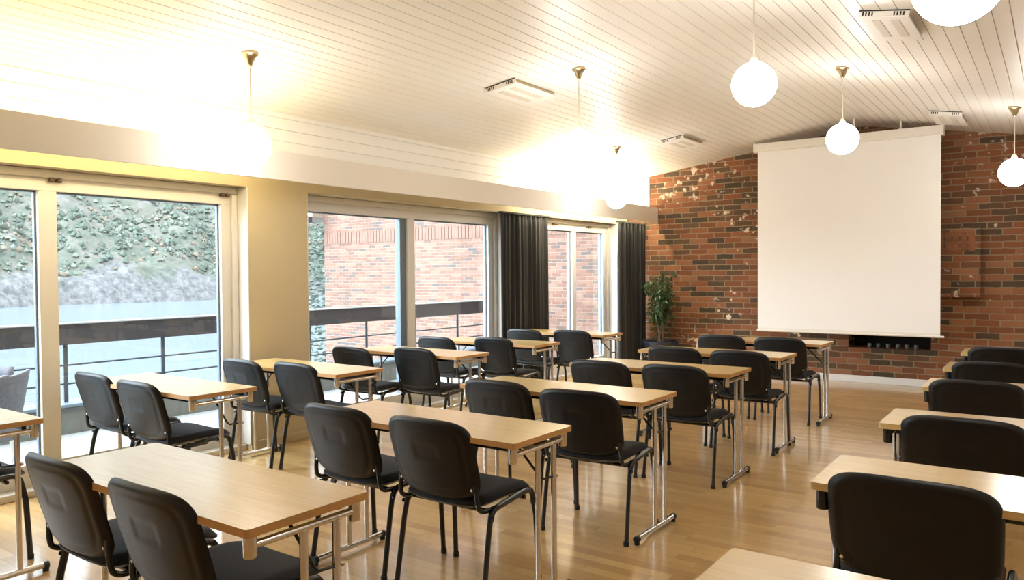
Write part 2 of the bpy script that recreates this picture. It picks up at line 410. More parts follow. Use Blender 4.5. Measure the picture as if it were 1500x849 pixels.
struct('wall_front', bw_, [M['brick'], M['brick_side'], M['dark']])
# masonry block projecting beside the screen, upright bricks at its head
cb2 = MB(); cb2.box(-1.62, -0.725, YW - 0.16, YW, 1.09, 1.90)
k0 = -1.60
struct('trim_1', cb2, M['brick'], bevel=0.003, label='brick block projecting from the end wall beside the screen')
st = MB(); x = -1.55; rs = random.Random(3)
while x + 0.07 < -0.735:
    st.box(x, x + 0.066, YW - 0.163, YW - 0.155, 1.62, 1.84); x += 0.078
struct('trim_2', st, simple('upright_brick', (0.24, 0.095, 0.045), 0.85, noise=0.5, nscale=9, bump=0.3), bevel=0.003, label='row of upright bricks at the head of the projecting block')
struct('baseboard_front', MB().box(XW, XR, YW - 0.02, YW, 0, 0.085), M['base'], bevel=0.004)
struct('baseboard_left', MB().box(XW, XW + 0.014, 3.76, 4.32, 0, 0.07), M['plaster'], bevel=0.003)
# plaster nib at the end of the window wall
struct('wall_nib', MB().box(XW - 0.02, -4.90, YW - 0.03, YW, 2.33, zc(-4.9) + 0.005), M['white'])

# bulkhead board in front of the header hiding the lights
struct('trim_3', MB().box(-4.79, -4.77, YB, YW, 2.124, 2.342), M['bulk'], bevel=0.003, label='long cream bulkhead board hung in front of the window heads')

def window(idx, y0, y1, posts, slate=None, z0=0.03, z1=ZH, bottom=0.19):
    fr = MB()
    X0, X1 = XG - 0.035, XG + 0.045
    fr.box(X0, X1, y0, y1, 1.975, z1)              # head
    fr.box(X0 , X1, y0, y1, 0.0, bottom)           # bottom rail
    fr.box(X1, X1 + 0.10, y0, y1, 0.0, 0.045)      # threshold
    fr.box(X1, X1 + 0.03, y0 + 0.013, y1 - 0.013, 2.06, z1 - 0.002)        # stepped head
    fr.box(X0, X1, y0, y0 + 0.12, bottom, 1.975); fr.box(X0, X1, y1 - 0.145, y1, bottom, 1.975)
    fr.box(X1, X1 + 0.03, y1 - 0.06, y1 - 0.013, 0.046, 2.059); fr.box(X1, X1 + 0.03, y0 + 0.013, y0 + 0.06, 0.046, 2.059)
    fr.box(X1 + 0.001, XW + 0.002, y1 - 0.012, y1 - 0.0005, 0.046, z1 - 0.001); fr.box(X1 + 0.001, XW + 0.002, y0 + 0.0005, y0 + 0.012, 0.046, z1 - 0.001)   # painted reveals
    for (a, b) in posts: fr.box(X0, X1, a, b, bottom, 1.975)
    f = struct('window_%d' % idx, fr, M['frame'], bevel=0.004)
    edges = [y0 + 0.12] + [e for p_ in posts for e in p_] + [y1 - 0.145]
    for i in range(0, len(edges), 2):
        MB().box(XG - 0.008, XG + 0.004, edges[i] - 0.01, edges[i + 1] + 0.01, bottom - 0.01, 1.985).build('pane', M['glass'], f)
        g = MB(); a, b = edges[i], edges[i + 1]; w = 0.012
        g.box(XG - 0.014, XG + 0.012, a, a + w, bottom, 1.975); g.box(XG - 0.014, XG + 0.012, b - w, b, bottom, 1.975)
        g.box(XG - 0.014, XG + 0.012, a, b, 1.975 - w, 1.975)
        g.build('gasket', M['slate'], f)
    if slate:
        MB().box(XG - 0.05, XG + 0.02, slate[0], slate[1], bottom, 1.975).build('sliding_stile', M['slate'], f)
    return f
window(1, 0.35, 3.745, [(2.262, 2.378)])
window(2, 4.33, 7.25, [(5.74, 5.85)], slate=(5.655, 5.74))
window(3, 7.95, 10.02, [(9.0, 9.10)])

def hook(y, lab, z=2.045, gap=0.045):
    t = thing('curtain_hook', lab, 'hook', (XG + 0.045, y, z), 0, 'brown hooks on the window heads')
    for k in (-1, 1):
        q = MB().lathe([(0.0, 0), (0.011, 0.0), (0.012, 0.02), (0.016, 0.028), (0.016, 0.04), (0.010, 0.048), (0, 0.05)], mtx=Matrix.Translation((0, k * gap / 2, 0)) @ Matrix.Rotation(PI / 2, 4, 'Y'))
        q.build('peg', M['knob'], t)
hook(2.36, 'pair of brown pegs above the mullion of the lake window, leftmost in the photo')
hook(3.62, 'pair of brown pegs at the top right corner of the lake window')
hook(8.52, 'pair of brown pegs over the far window, beside the wide black curtain')
hook(9.42, 'pair of brown pegs over the far window, nearest the corner curtain')

# ------------------------------------------------------------------ lamps
def trough(y0, y1, lab, mk='tubelight'):
    t = thing('trough_light', lab, 'light', (-4.885, (y0 + y1) / 2, 2.315), 0, 'warm tubes behind the bulkhead')
    hl = (y1 - y0) / 2
    MB().tube([(0, -hl, 0), (0, hl, 0)], 0.013).build('light_tube', M[mk], t)
    b = MB().box(0.03, 0.095, -hl, hl, -0.02, 0.02)
    for s in (-1, 1): b.box(-0.02, 0.04, s * hl - 0.01, s * hl + 0.01, -0.02, 0.02)
    for yy in (-hl + 0.15, hl - 0.15): b.box(-0.386, 0.04, yy - 0.012, yy + 0.012, -0.032, -0.018)
    b.build('batten', M['white'], t)
trough(-0.9, 3.80, 'warm light tube behind the bulkhead over the lake window')
trough(7.45, 10.24, 'warm light tube behind the bulkhead over the far window', 'tubelight2')

def pendant(x, y, lab, r=0.130, drop=0.60):
    z = zc(x)
    t = thing('pendant_lamp', lab, 'lamp', (x, y, z), 0, 'opal globe pendants')
    MB().lathe([(0.0, 0.012), (0.052, 0.010), (0.055, -0.012), (0.040, -0.022), (0.030, -0.045), (0.018, -0.075), (0.009, -0.092), (0.0, -0.094)]).build('ceiling_rose', M['brass'], t)
    MB().tube([(0, 0, -0.09), (0, 0, -drop + r - 0.01)], 0.0045, n=8).build('cord', M['cord'], t)
    MB().lathe([(0.0, 0.045), (0.012, 0.043), (0.022, 0.02), (0.030, 0.0), (0.030, -0.02)], cz=-drop + r).build('lamp_cap', M['cord'], t)
    pr = [(r * math.sin(PI * k / 32), -drop + r * math.cos(PI * k / 32)) for k in range(33)]
    pr[0] = (0, pr[0][1]); pr[-1] = (0, pr[-1][1])
    MB().lathe(pr, n=48).build('globe', M['globe'], t)
    return t
PEND = [(-4.36, 3.13, 'opal globe pendant in front of the lake window', 0.61),
        (-3.15, 5.34, 'opal globe pendant beside the nearest ceiling vent, lost in the glow', 0.62),
        (-4.27, 8.10, 'opal globe pendant near the corner of the brick wall', 0.60),
        (-1.48, 4.55, 'opal globe pendant over the aisle, left of the screen', 0.60),
        (-1.497, 6.907, 'opal globe pendant hanging in front of the projection screen', 0.60),
        (-0.252, 2.66, 'largest opal globe, cut by the top edge of the photo', 0.625),
        (-0.345, 8.55, 'opal globe pendant right of the screen at the right edge', 0.61)]
for p_ in PEND: pendant(*p_[:3], drop=p_[3])

# ceiling ventilation units
def vent(x0, x1, y0, y1, lab):
    xm, ym = (x0 + x1) / 2, (y0 + y1) / 2; w, l = (x1 - x0) / 2, (y1 - y0) / 2
    t = thing('ceiling_vent', lab, 'vent', (xm, ym, zc(xm)), 0, 'white ventilation units on the ceiling')
    sl = 0.140 if xm < RX else -0.174
    mt_ = Matrix.Rotation(-math.atan(sl), 4, 'Y')
    MB().box(-w, w, -l, l, -0.045, -0.034, mtx=mt_).box(-w, w, -l, -l + 0.012, -0.034, 0.0, mtx=mt_).build('housing', M['white'], t, bevel=0.002)
    MB().box(-w + 0.015, w - 0.015, -l + 0.02, l - 0.015, -0.034, 0.0, mtx=mt_).build('duct_box', M['brass'], t)
    s = MB()
    for k in range(4):
        for g in (0, 1):
            a = -w + 0.02 + k * 0.018 + g * (w * 2 - 0.11); s.box(a, a + 0.008, -l - 0.002, -l + 0.002, -0.035, -0.012, mtx=mt_)
    s.box(-w, w, -l - 0.003, -l, -0.008, -0.001, mtx=mt_)
    s.build('slot', M['dark'], t)
    rp = MB()
    for k in range(2):
        a = -w * 0.55 + k * w * 0.75
        rp.box(a, a + w * 0.35, -l * 0.75, l * 0.6, -0.048, -0.045, mtx=mt_)
    rp.build('louvre', M['bulk'], t)
vent(-3.88, -3.58, 5.06, 5.69, 'white ceiling vent left of the second pendant')
vent(-3.82, -3.54, 8.36, 8.98, 'white ceiling vent nearest the brick corner')
vent(-1.03, -0.74, 5.20, 5.80, 'white ceiling vent near the largest globe at top right')
vent(-1.10, -0.80, 8.95, 9.60, 'white ceiling vent above the right end of the screen')

# ------------------------------------------------------------------ projection screen
sc = thing('projection_screen', 'large white pull-down projection screen hanging before the brick wall', 'projection screen', (-2.1065, 9.75, 0))
hw = 1.0475
MB().box(-hw, hw, -0.05, 0.06, 2.915, 3.018).build('case', M['case'], sc, bevel=0.006)
for s in (-1, 1): MB().box(s * hw - 0.012, s * hw + 0.012, -0.056, 0.066, 2.905, 3.024).build('end_cap', M['case'], sc, bevel=0.004)
MB().box(-hw + 0.03, hw - 0.02, -0.003, 0.003, 0.668, 2.93).build('fabric_sheet', M['screen'], sc)
MB().tube([(-hw + 0.02, 0, 0.655), (hw + 0.02, 0, 0.655)], 0.013).build('bottom_bar', M['case'], sc)
MB().box(-hw + 0.03, hw - 0.02, -0.004, 0.004, 0.660, 0.690).build('hem', M['case'], sc)
for xx in (0.12, 0.62):
    q = MB().box(xx - 0.008, xx + 0.008, 0.0, 0.02, 3.01, zc(-2.1065 + xx) + 0.002); q.box(xx - 0.02, xx + 0.02, -0.01, 0.03, 3.018, 3.03)
    q.build('hanger', M['case'], sc)

# ------------------------------------------------------------------ niche candle glasses
for k, xx in enumerate((-1.93, -1.83, -1.72, -1.61, -1.51, -1.41)):
    o = MB().lathe([(0, 0), (0.022, 0), (0.026, 0.055), (0.023, 0.055), (0.02, 0.008), (0, 0.008)], n=20).build('candle_glass', M['wax'], loc=(xx, YW + 0.08, NZ0 + 0.001))
    names = ['leftmost of six', 'second from the left of six', 'third from the left of six', 'third from the right of six', 'second from the right of six', 'rightmost of six']
    tag(o, 'small clear candle glass in the brick niche, %s' % names[k], 'candle holder', 'candle glasses in the niche')

# ------------------------------------------------------------------ curtains
def curtain(y0, y1, z0, z1, lab, xc=-5.06, folds=9, amp=0.045, seed=1, flare=0.0):
    rnd = random.Random(seed); n = folds * 14; mb = MB(); rows = 14
    t = thing('curtain', lab, 'curtain', (xc, (y0 + y1) / 2, 0), 0, 'black floor-length curtains')
    ph = [rnd.uniform(-0.5, 0.5) for _ in range(folds + 2)]; am = [rnd.uniform(0.7, 1.25) for _ in range(folds + 2)]
    vs = []; fs = []
    for j in range(rows + 1):
        v = j / rows; z = z0 + (z1 - z0) * v
        for i in range(n + 1):
            u = i / n; k = u * folds; ki = int(k)
            a = amp * am[ki] * (1 - 0.45 * v)
            xx = a * math.sin(2 * PI * k + ph[ki] * (1 - v)) + 0.012 * math.sin(2 * PI * k * 2.3 + 1)
            w = 1 + flare * (1 - v)
            vs.append((xx, (u - 0.5) * (y1 - y0) * w, z))
    for j in range(rows):
        for i in range(n):
            a = j * (n + 1) + i; fs.append((a, a + 1, a + n + 2, a + n + 1))
    mb.add(vs, fs, 0, True); o = mb.build('cloth', M['curtain'], t)
    s = o.modifiers.new('thick', 'SOLIDIFY'); s.thickness = 0.004
    h = MB().box(-0.03, 0.03, -(y1 - y0) / 2, (y1 - y0) / 2, z1 - 0.005, z1 + 0.014); h.build('heading_track', M['curtain'], t)
curtain(7.01, 8.03, 0.02, 2.10, 'wide black curtain hanging between the two brick-view windows', folds=9, seed=2, flare=0.02, xc=-5.185, amp=0.034)
curtain(9.42, 10.26, 0.02, 2.10, 'narrow black curtain in the corner beside the brick wall', folds=7, seed=5, flare=0.03, xc=-4.95)

# ------------------------------------------------------------------ chair
def sq(a, b, n):
    m = max(abs(a), abs(b))
    if m < 1e-6: return 0.0, 0.0
    qx, qy = a / m, b / m
    s = (abs(qx) ** n + abs(qy) ** n) ** (-1 / n)
    return m * qx * s, m * qy * s

def pad(nu, nv, n, fn_front, fn_back):
    """closed cushion shape from a front and a back sheet sharing a rounded outline"""
    vs = []; fs = []; W_ = nu + 1
    for fn in (fn_front, fn_back):
        for j in range(nv + 1):
            for i in range(nu + 1):
                a, b = 2 * i / nu - 1, 2 * j / nv - 1
                x, y = sq(a, b, n); m = max(abs(a), abs(b)); vs.append(fn(x, y, m))
    K = W_ * (nv + 1)
    for j in range(nv):
        for i in range(nu):
            a = j * W_ + i
            fs.append((a, a + 1, a + W_ + 1, a + W_)); fs.append((K + a, K + a + W_, K + a + W_ + 1, K + a + 1))
    ring = [i for i in range(nu)] + [j * W_ + nu for j in range(nv)] + [nv * W_ + i for i in range(nu, 0, -1)] + [j * W_ for j in range(nv, 0, -1)]
    for k in range(len(ring)):
        a, b = ring[k], ring[(k + 1) % len(ring)]
        fs.append((a, b, K + b, K + a))
    return vs, fs

BZ0, BZ1 = 0.460, 0.802
def back_pt(x, y):   # x,y in -1..1 -> centre surface of the backrest
    v = (y + 1) / 2
    z = BZ0 + (BZ1 - BZ0) * v - 0.016 * (1 - x * x) * (1 - v) ** 2 - 0.006 * x * x * v
    hwid = 0.232 + 0.009 * v
    yy = -0.203 - 0.097 * v + 0.030 * x * x + 0.012 * (v - 0.5) ** 2
    return Vector((x * hwid, yy, z))

def make_chair():
    t = thing('stacking_chair', 'x', 'chair', (0, 0, 0), 0, 'black stacking chairs at the training tables')
    def fb(x, y, m):     # rear plastic shell, outer face with rim and a stamped panel
        e = min(1.0, (1 - m) / 0.16); d = 0.019 * math.sqrt(max(0, 1 - (1 - e) ** 2))
        p = back_pt(x, y)
        if abs(m - 0.80) < 0.045: d -= 0.005 * (1 - abs(m - 0.80) / 0.045)
        if abs(x) < 0.30 and -0.05 < y < 0.38:
            d -= 0.0035 * min(1, (0.30 - abs(x)) / 0.06) * min(1, (y + 0.05) / 0.06, (0.38 - y) / 0.06)
        return p + Vector((0, -d - 0.002, 0))
    def fm(x, y, m): return back_pt(x, y) + Vector((0, 0.002, 0))
    mb = MB(); mb.add(*pad(44, 32, 5.0, fm, fb), 0, True); sh = mb.build('back_shell', M['shell'], t)
    def ff(x, y, m):
        e = min(1.0, (1 - m) / 0.25); p = back_pt(x * 0.97, y * 0.97)
        return p + Vector((0, 0.003 + 0.018 * math.sqrt(max(0, 1 - (1 - e) ** 2)), 0))
    def fi(x, y, m): return back_pt(x * 0.97, y * 0.97) + Vector((0, 0.003, 0))
    mb = MB(); mb.add(*pad(20, 14, 5.0, ff, fi), 0, True); mb.build('back_cushion', M['fabric'], t)
    for s in (-1, 1):
        p = back_pt(s * 0.86, -0.72)
        MB().lathe([(0, 0), (0.006, 0), (0.006, 0.003), (0, 0.005)], n=12, mtx=Matrix.Translation(p + Vector((0, -0.0185, 0))) @ Matrix.Rotation(PI / 2, 4, 'X')).build('screw', M['chrome'], sh)
    # seat
    def sp_(x, y): return Vector((x * 0.225, 0.02 + y * 0.215, 0.432 - 0.014 * max(0, y) ** 3 * 1.6 - 0.006 * max(0, -y) + 0.010 * x * x))
    def st_(x, y, m):
        e = min(1.0, (1 - m) / 0.2); return sp_(x, y) + Vector((0, 0, 0.004 + 0.026 * math.sqrt(max(0, 1 - (1 - e) ** 2))))
    def sb_(x, y, m): return sp_(x, y) + Vector((0, 0, 0.003))
    mb = MB(); mb.add(*pad(20, 20, 6.0, st_, sb_), 0, True); mb.build('seat', M['fabric'], t)
    def s1(x, y, m): return sp_(x, y) + Vector((0, 0, 0.002))
    def s2(x, y, m):
        e = min(1.0, (1 - m) / 0.25); return sp_(x, y) + Vector((0, 0, -0.004 - 0.020 * math.sqrt(max(0, 1 - (1 - e) ** 2))))
    mb = MB(); mb.add(*pad(18, 18, 6.0, s1, s2), 0, True); mb.build('seat_shell', M['shell'], t)
    for s in (-1, 1):
        MB().tube([(s * 0.247, 0.215, 0.006), (s * 0.243, 0.200, 0.30), (s * 0.240, 0.185, 0.375)], 0.0145, flat=0.72, up=(0, 1, 0)).build('leg', M['tube'], t)
        MB().tube([(s * 0.247, -0.205, 0.006), (s * 0.243, -0.155, 0.30), (s * 0.240, -0.135, 0.385)], 0.0145, flat=0.72, up=(0, 1, 0)).build('leg', M['tube'], t)
        MB().tube([(s * 0.240, 0.187, 0.36), (s * 0.240, 0.176, 0.405), (s * 0.240, 0.145, 0.428), (s * 0.240, 0.05, 0.424), (s * 0.240, -0.06, 0.412), (s * 0.240, -0.115, 0.402), (s * 0.240, -0.134, 0.375)], 0.0135, smooth_path=6).build('side_rail', M['tube'], t)
        MB().tube([(s * 0.222, 0.04, 0.405), (s * 0.222, -0.13, 0.402), (s * 0.222, -0.185, 0.415), (s * 0.220, -0.200, 0.450), (s * 0.212, -0.205, 0.53), (s * 0.208, -0.222, 0.62)], 0.0105, smooth_path=6).build('back_support', M['tube'], t)
        for yy in (0.2155, -0.2055): MB().lathe([(0, 0), (0.0145, 0), (0.0155, 0.01), (0.0148, 0.024), (0, 0.024)], cx=s * 0.247, cy=yy, n=14).build('foot_cap', M['rubber'], t)
        MB().lathe([(0, 0), (0.009, 0.001), (0.010, 0.006), (0, 0.009)], n=12, mtx=Matrix.Translation((s * 0.252, -0.145, 0.372)) @ Matrix.Rotation(s * PI / 2, 4, 'Y')).build('linking_bolt', M['tube'], t)
    for yy, zz in ((0.12, 0.402), (-0.11, 0.392)):
        MB().tube([(-0.240, yy, zz), (0.240, yy, zz)], 0.010).build('cross_bar', M['tube'], t)
    freeze(t); return t
chair0 = make_chair(); used = [False]
def chair(x, y, rz, lab):
    """x,y = centre of the chair's footprint; facing +Y"""
    if not used[0]:
        used[0] = True; chair0.location = (x, y, 0); chair0.rotation_euler = (0, 0, R(rz)); chair0['label'] = lab; return chair0
    return dup(chair0, (x, y, 0), R(rz), lab)

# ------------------------------------------------------------------ folding table
TL, TD, TZ = 1.22, 0.44, 0.74
def make_table(black=False):
    t = thing('folding_table', 'x', 'table', (0, 0, 0), 0, 'beech folding training tables')
    mb = MB(); h = TL / 2
    # top with separate banded edge
    r_ = 0.012; pts = []
    for (cx_, cy_, a0) in ((h - r_, TD - r_, 0), (-h + r_, TD - r_, 90), (-h + r_, r_, 180), (h - r_, r_, 270)):
        for k in range(5):
            a = R(a0 + k * 22.5); pts.append((cx_ + r_ * math.cos(a), cy_ + r_ * math.sin(a)))
    n = len(pts); vs = [(x_, y_, TZ) for x_, y_ in pts] + [(x_, y_, TZ - 0.024) for x_, y_ in pts]
    mb.add(vs, [tuple(range(n)), tuple(range(2 * n - 1, n - 1, -1))], 0)
    mb.add(vs, [(k, (k + 1) % n, n + (k + 1) % n, n + k) for k in range(n)], 1)
    mb.build('tabletop', [M['table'], M['table'] if black else M['edge']], t)
    cm = M['tube'] if black else M['chrome']
    for s in (-1, 1):
        X = s * (h - 0.032)
        for yy in (0.032, TD - 0.032):
            MB().lathe([(0, 0), (0.017, 0), (0.019, 0.004), (0.019, 0.064), (0, 0.064)], cx=X, cy=yy, cz=TZ - 0.088, n=20).build('corner_socket', cm, t)
        MB().tube([(X, 0.045, 0.683), (X, TD - 0.045, 0.683)], 0.0115).build('end_rail', M['chrome'], t)
        for yy in (0.212, 0.334):
            MB().tube([(X, yy, 0.03), (X, yy, 0.675)], 0.0125, n=14).build('leg', M['chrome'], t)
        ft = MB().tube([(X, 0.005, 0.030), (X, TD - 0.005, 0.030)], 0.015, flat=1.0).build('foot', M['chrome'], t)
        for yy in (-0.006, TD + 0.006):
            MB().tube([(X, yy - 0.012, 0.028), (X, yy + 0.012, 0.028)], 0.0175).lathe([(0, 0), (0.014, 0), (0.014, 0.016), (0, 0.016)], cx=X, cy=yy, n=14).build('end_cap', M['rubber'], ft)
        b = MB().tube([(X - s * 0.20, 0.273, TZ - 0.03), (X - s * 0.035, 0.273, 0.545), (X - s * 0.01, 0.273, 0.535), (X, 0.322, 0.535)], 0.0055, n=8).build('brace', M['tube'], t)
        MB().tube([(X + 0.004, 0.345, 0.535), (X + 0.004, 0.355, 0.535)], 0.008, n=10).build('hinge_bolt', M['brass'], t)
        MB().box(X - s * 0.235, X - s * 0.18, 0.24, 0.306, TZ - 0.036, TZ - 0.024).build('brace_plate', M['tube'], t)
    for yy in (0.055, TD - 0.075):
        MB().box(-h + 0.06, h - 0.06, yy, yy + 0.02, TZ - 0.05, TZ - 0.0235).build('under_rail', M['tube'], t)
    freeze(t); return t
tabA = make_table(); tabC = make_table(True); tused = {0: False, 1: False}
def table(xc, y0, lab, black=False, rz=0):
    src = tabC if black else tabA
    if not tused[int(black)]:
        tused[int(black)] = True; src.location = (xc, y0, 0); src.rotation_euler = (0, 0, R(rz)); src['label'] = lab; return src
    return dup(src, (xc, y0, 0), R(rz), lab)

XA = -1.7347 - TL / 2; XB = -3.9146 - TL / 2; XC = -0.6417 + TL / 2
AY = [1.212, 2.430, 3.566, 4.839, 5.974, 7.228]
BY = [1.20, 2.388, 3.443, 4.695, 5.822, 7.124]
CY = [1.372, 2.517, 3.661, 4.921, 5.938, 7.096]
ORD = ['nearest', 'second-nearest', 'third-nearest', 'third-farthest', 'second-farthest', 'farthest']
for i, y in enumerate(AY): table(XA, y, 'beech folding table with chrome legs, %s of the six in the middle row' % ORD[i])
for i, y in enumerate(BY): table(XB, y, 'beech folding table with chrome legs, %s of the six in the window row' % ORD[i])
for i, y in enumerate(CY): table(XC, y, 'beech folding table with black corner sockets, %s of the right-hand row' % ORD[i], True)

# chairs: centre x, rear-leg based y offsets solved from the photograph
AC = {0: [(-2.79, 1.47, 0), (-2.195, 1.465, 0)], 1: [(-2.765, 2.69, 0), (-2.19, 2.69, 0)], 2: [(-2.63, 3.765, 0), (-2.065, 3.70, 4)],
      3: [(-2.60, 4.925, 0), (-2.065, 4.97, 0)], 4: [(-2.56, 6.10, 0), (-2.01, 6.07, 0)], 5: [(-2.65, 7.42, 0), (-2.09, 7.40, 0)]}
BC = {1: [(-5.01, 2.655, 0), (-4.39, 2.61, 0)], 2: [(-4.85, 3.63, 0), (-4.335, 3.70, 0)],
      3: [(-4.86, 4.70, 0), (-4.345, 4.92, 0)], 4: [(-4.91, 5.84, 0), (-4.395, 6.08, 0)], 5: [(-4.73, 7.08, 0), (-4.21, 7.22, 0)]}
CC = {1: [(-0.355, 2.775, 0)], 2: [(-0.322, 3.92, 0)], 3: [(-0.37, 5.18, 0)], 4: [(-0.36, 6.20, 0)], 5: [(-0.36, 7.355, 0)]}
for i, l in AC.items():
    for k, (x, y, a) in enumerate(l): chair(x, y, a, 'black stacking chair, %s one at the %s middle-row table' % (('left', 'right')[k], ORD[i]))
for i, l in BC.items():
    for k, (x, y, a) in enumerate(l): chair(x, y, a, 'black stacking chair, %s one at the %s window-row table' % (('left', 'right')[k], ORD[i]))
chair(-4.43, 1.46, 0, 'black stacking chair at the left edge of the photo, only seat and leg showing')
for i, l in CC.items():
    for k, (x, y, a) in enumerate(l): chair(x, y, a, 'black stacking chair at the %s right-hand table, on the aisle side' % ORD[i])

# ------------------------------------------------------------------ ficus in the corner
pl = thing('potted_ficus', 'leafy green ficus in a dark planter in the brick corner', 'plant', (-4.55, 9.92, 0))
MB().lathe([(0, 0), (0.17, 0), (0.20, 0.02), (0.245, 0.40), (0.262, 0.42), (0.262, 0.445), (0.238, 0.445), (0.23, 0.40), (0, 0.40)], n=36).build('planter', M['pot'], pl)
MB().lathe([(0, 0), (0.225, 0)], cz=0.415, n=24).build('soil', M['soil'], pl)
rf = random.Random(11); stems = MB(); leaves = MB(); tips = []
for k in range(7):
    a = rf.uniform(0, 2 * PI); b = rf.uniform(0.02, 0.06)
    p0 = Vector((b * math.cos(a), b * math.sin(a), 0.40)); top = Vector((rf.uniform(-0.13, 0.13), rf.uniform(-0.16, 0.06), rf.uniform(1.05, 1.36)))
    mid = p0.lerp(top, 0.5) + Vector((rf.uniform(-.05, .05), rf.uniform(-.05, .03), 0)); stems.tube([p0, mid, top], 0.007, n=7, smooth_path=6)
    for j in range(12):
        u = 0.45 + 0.55 * j / 11; p = p0.lerp(top, u); q = p + Vector((rf.uniform(-.16, .16), rf.uniform(-.16, .12), rf.uniform(-.04, .14)))
        stems.tube([p, q], 0.0028, n=5)
        for w in range(17): tips.append(p.lerp(q, rf.uniform(0.3, 1.1)) + Vector((rf.uniform(-.035, .035), rf.uniform(-.035, .035), rf.uniform(-.05, .035))))
    for j in range(5):
        p = p0.lerp(top, rf.uniform(0.1, 0.5)); tips.append(p + Vector((rf.uniform(-.1, .1), rf.uniform(-.1, .1), 0)))
for p in tips:
    p.y = min(p.y, 0.36)
    l = rf.uniform(0.045, 0.075); w = l * 0.42
    m_ = Matrix.Translation(p) @ Matrix.Rotation(rf.uniform(0, 2 * PI), 4, 'Z') @ Matrix.Rotation(rf.uniform(0.1, 1.3), 4, 'Y') @ Matrix.Rotation(rf.uniform(-.4, .4), 4, 'X')
    vs = [m_ @ Vector(v) for v in ((0, 0, 0), (l * .3, w * .5, .004), (l * .3, -w * .5, .004), (l * .65, w * .42, .004), (l * .65, -w * .42, .004), (l, 0, -.008), (l * .3, 0, -.003), (l * .65, 0, -.004))]
    leaves.add(vs, [(0, 1, 6), (0, 6, 2), (1, 3, 7, 6), (6, 7, 4, 2), (3, 5, 7), (7, 5, 4)], 0, False)
stems.build('stem', M['twig'], pl)
fo = leaves.build('foliage', M['leaf'], pl)

# ------------------------------------------------------------------ outside
st = struct('terrace', MB().box(-7.5, XG - 0.12, -3, YW - 0.05, -0.10, -0.012), M['deck'])
st['label'] = 'pale paved terrace outside the windows'
pw = MB().box(-7.48, -7.25, -3, YW - 0.05, -0.05, 0.235)
struct('wall_terrace', pw, M['concrete'], bevel=0.01, label='low concrete kerb wall at the edge of the terrace')
struct('trim_4', MB().box(-7.52, -7.21, -3, YW - 0.05, 0.235, 0.262), M['slate'], bevel=0.004, label='dark coping on the low terrace wall')
rl = thing('balcony_railing', 'dark timber and iron railing along the terrace edge', 'railing', (-7.33, 3.6, 0))
ry = 3.6
MB().box(-0.02, 0.02, -6.5 , YW - ry - 0.05, 0.79, 0.975).build('fascia_board', M['rail'], rl, bevel=0.004)
MB().box(-0.05, 0.05, -6.5, YW - ry - 0.05, 0.975, 0.99).build('cap_rail', M['cap'], rl, bevel=0.003)
y = 3.27 - 0.93 * 5
while y < YW - 0.3:
    MB().box(-0.035, -0.021, y - ry - 0.018, y - ry + 0.018, 0.262, 0.97).build('post', M['iron'], rl); y += 0.93
for z in (0.60, 0.43): MB().tube([(-0.03, -6.5, z), (-0.03, YW - ry - 0.05, z)], 0.009, n=8).build('rod', M['iron'], rl)
# moss clumps at the kerb
for k, (yy, s) in enumerate(((3.62, 0.05), (4.9, 0.045))):
    vs = []; mb = MB(); rk = random.Random(k)
    pr = [(0, 0.9), (0.4, 0.8), (0.75, 0.55), (1.0, 0.15), (1.02, 0)]
    mb.lathe([(r_ * s * 1.4, z_ * s) for r_, z_ in pr], n=12)
    tag(mb.build('moss_clump', M['moss'], loc=(-7.16, yy, -0.012)), ('small clump of moss at the foot of the kerb, beside the lake window table', 'small moss clump at the foot of the kerb, behind the second window table')[k], 'moss')

# woven terrace chair
tc_ = thing('terrace_armchair', 'grey woven tub armchair out on the terrace at far left', 'chair', (-6.35, 2.22, -0.012), R(0))
mb = MB(); vs = []; fs = []; n = 40; rows = 10
for j in range(rows + 1):
    v = j / rows
    for i in range(n + 1):
        a = R(-155 + 310 * i / n) + PI / 2 + PI
        hgt = 0.24 + v * (0.46 + 0.12 * math.cos((i / n - 0.5) * 2 * PI) ** 2 * (1 if abs(i / n - .5) < .35 else 0.3))
        r_ = 0.24 + 0.085 * v
        vs.append((r_ * math.cos(a) , r_ * math.sin(a), hgt))
for j in range(rows):
    for i in range(n):
        a = j * (n + 1) + i; fs.append((a, a + 1, a + n + 2, a + n + 1))
mb.add(vs, fs, 0, True); o = mb.build('woven_back', M['ratt'], tc_); s_ = o.modifiers.new('t', 'SOLIDIFY'); s_.thickness = 0.025
MB().lathe([(0, 0.34), (0.22, 0.34), (0.25, 0.36), (0.25, 0.40), (0.20, 0.42), (0, 0.42)], n=32).build('seat', M['ratt'], tc_)
for a in (45, 135, 225, 315):
    MB().tube([(0.20 * math.cos(R(a)), 0.20 * math.sin(R(a)), 0.36), (0.24 * math.cos(R(a)), 0.24 * math.sin(R(a)), 0.0)], 0.014).build('leg', M['steel'], tc_)

# neighbouring brick wing closing the terrace
bo = thing('brick_wing', 'red brick wing of the building closing the far end of the terrace', 'building', (0, YW + 0.06, 0))
MB().box(-12.13, -5.62, 0.0, 0.4, -8, 5.5).build('wall', M['brick_out'], bo)
s_m = MB(); x = -12.1
while x < -5.7: s_m.box(x, x + 0.066, -0.012, 0.0, 2.02, 2.24); x += 0.078
s_m.build('upright_brick_course', simple('upright_brick_outside', (0.185, 0.100, 0.070), 0.85, noise=0.4, nscale=6), bo)
MB().box(-13.3, -12.13, -0.3, 3.0, 2.55, 2.65).build('eave', M['eave'], bo)
MB().box(-13.36, -12.13, -0.40, -0.30, 2.44, 2.56).build('gutter', M['gutter'], bo)

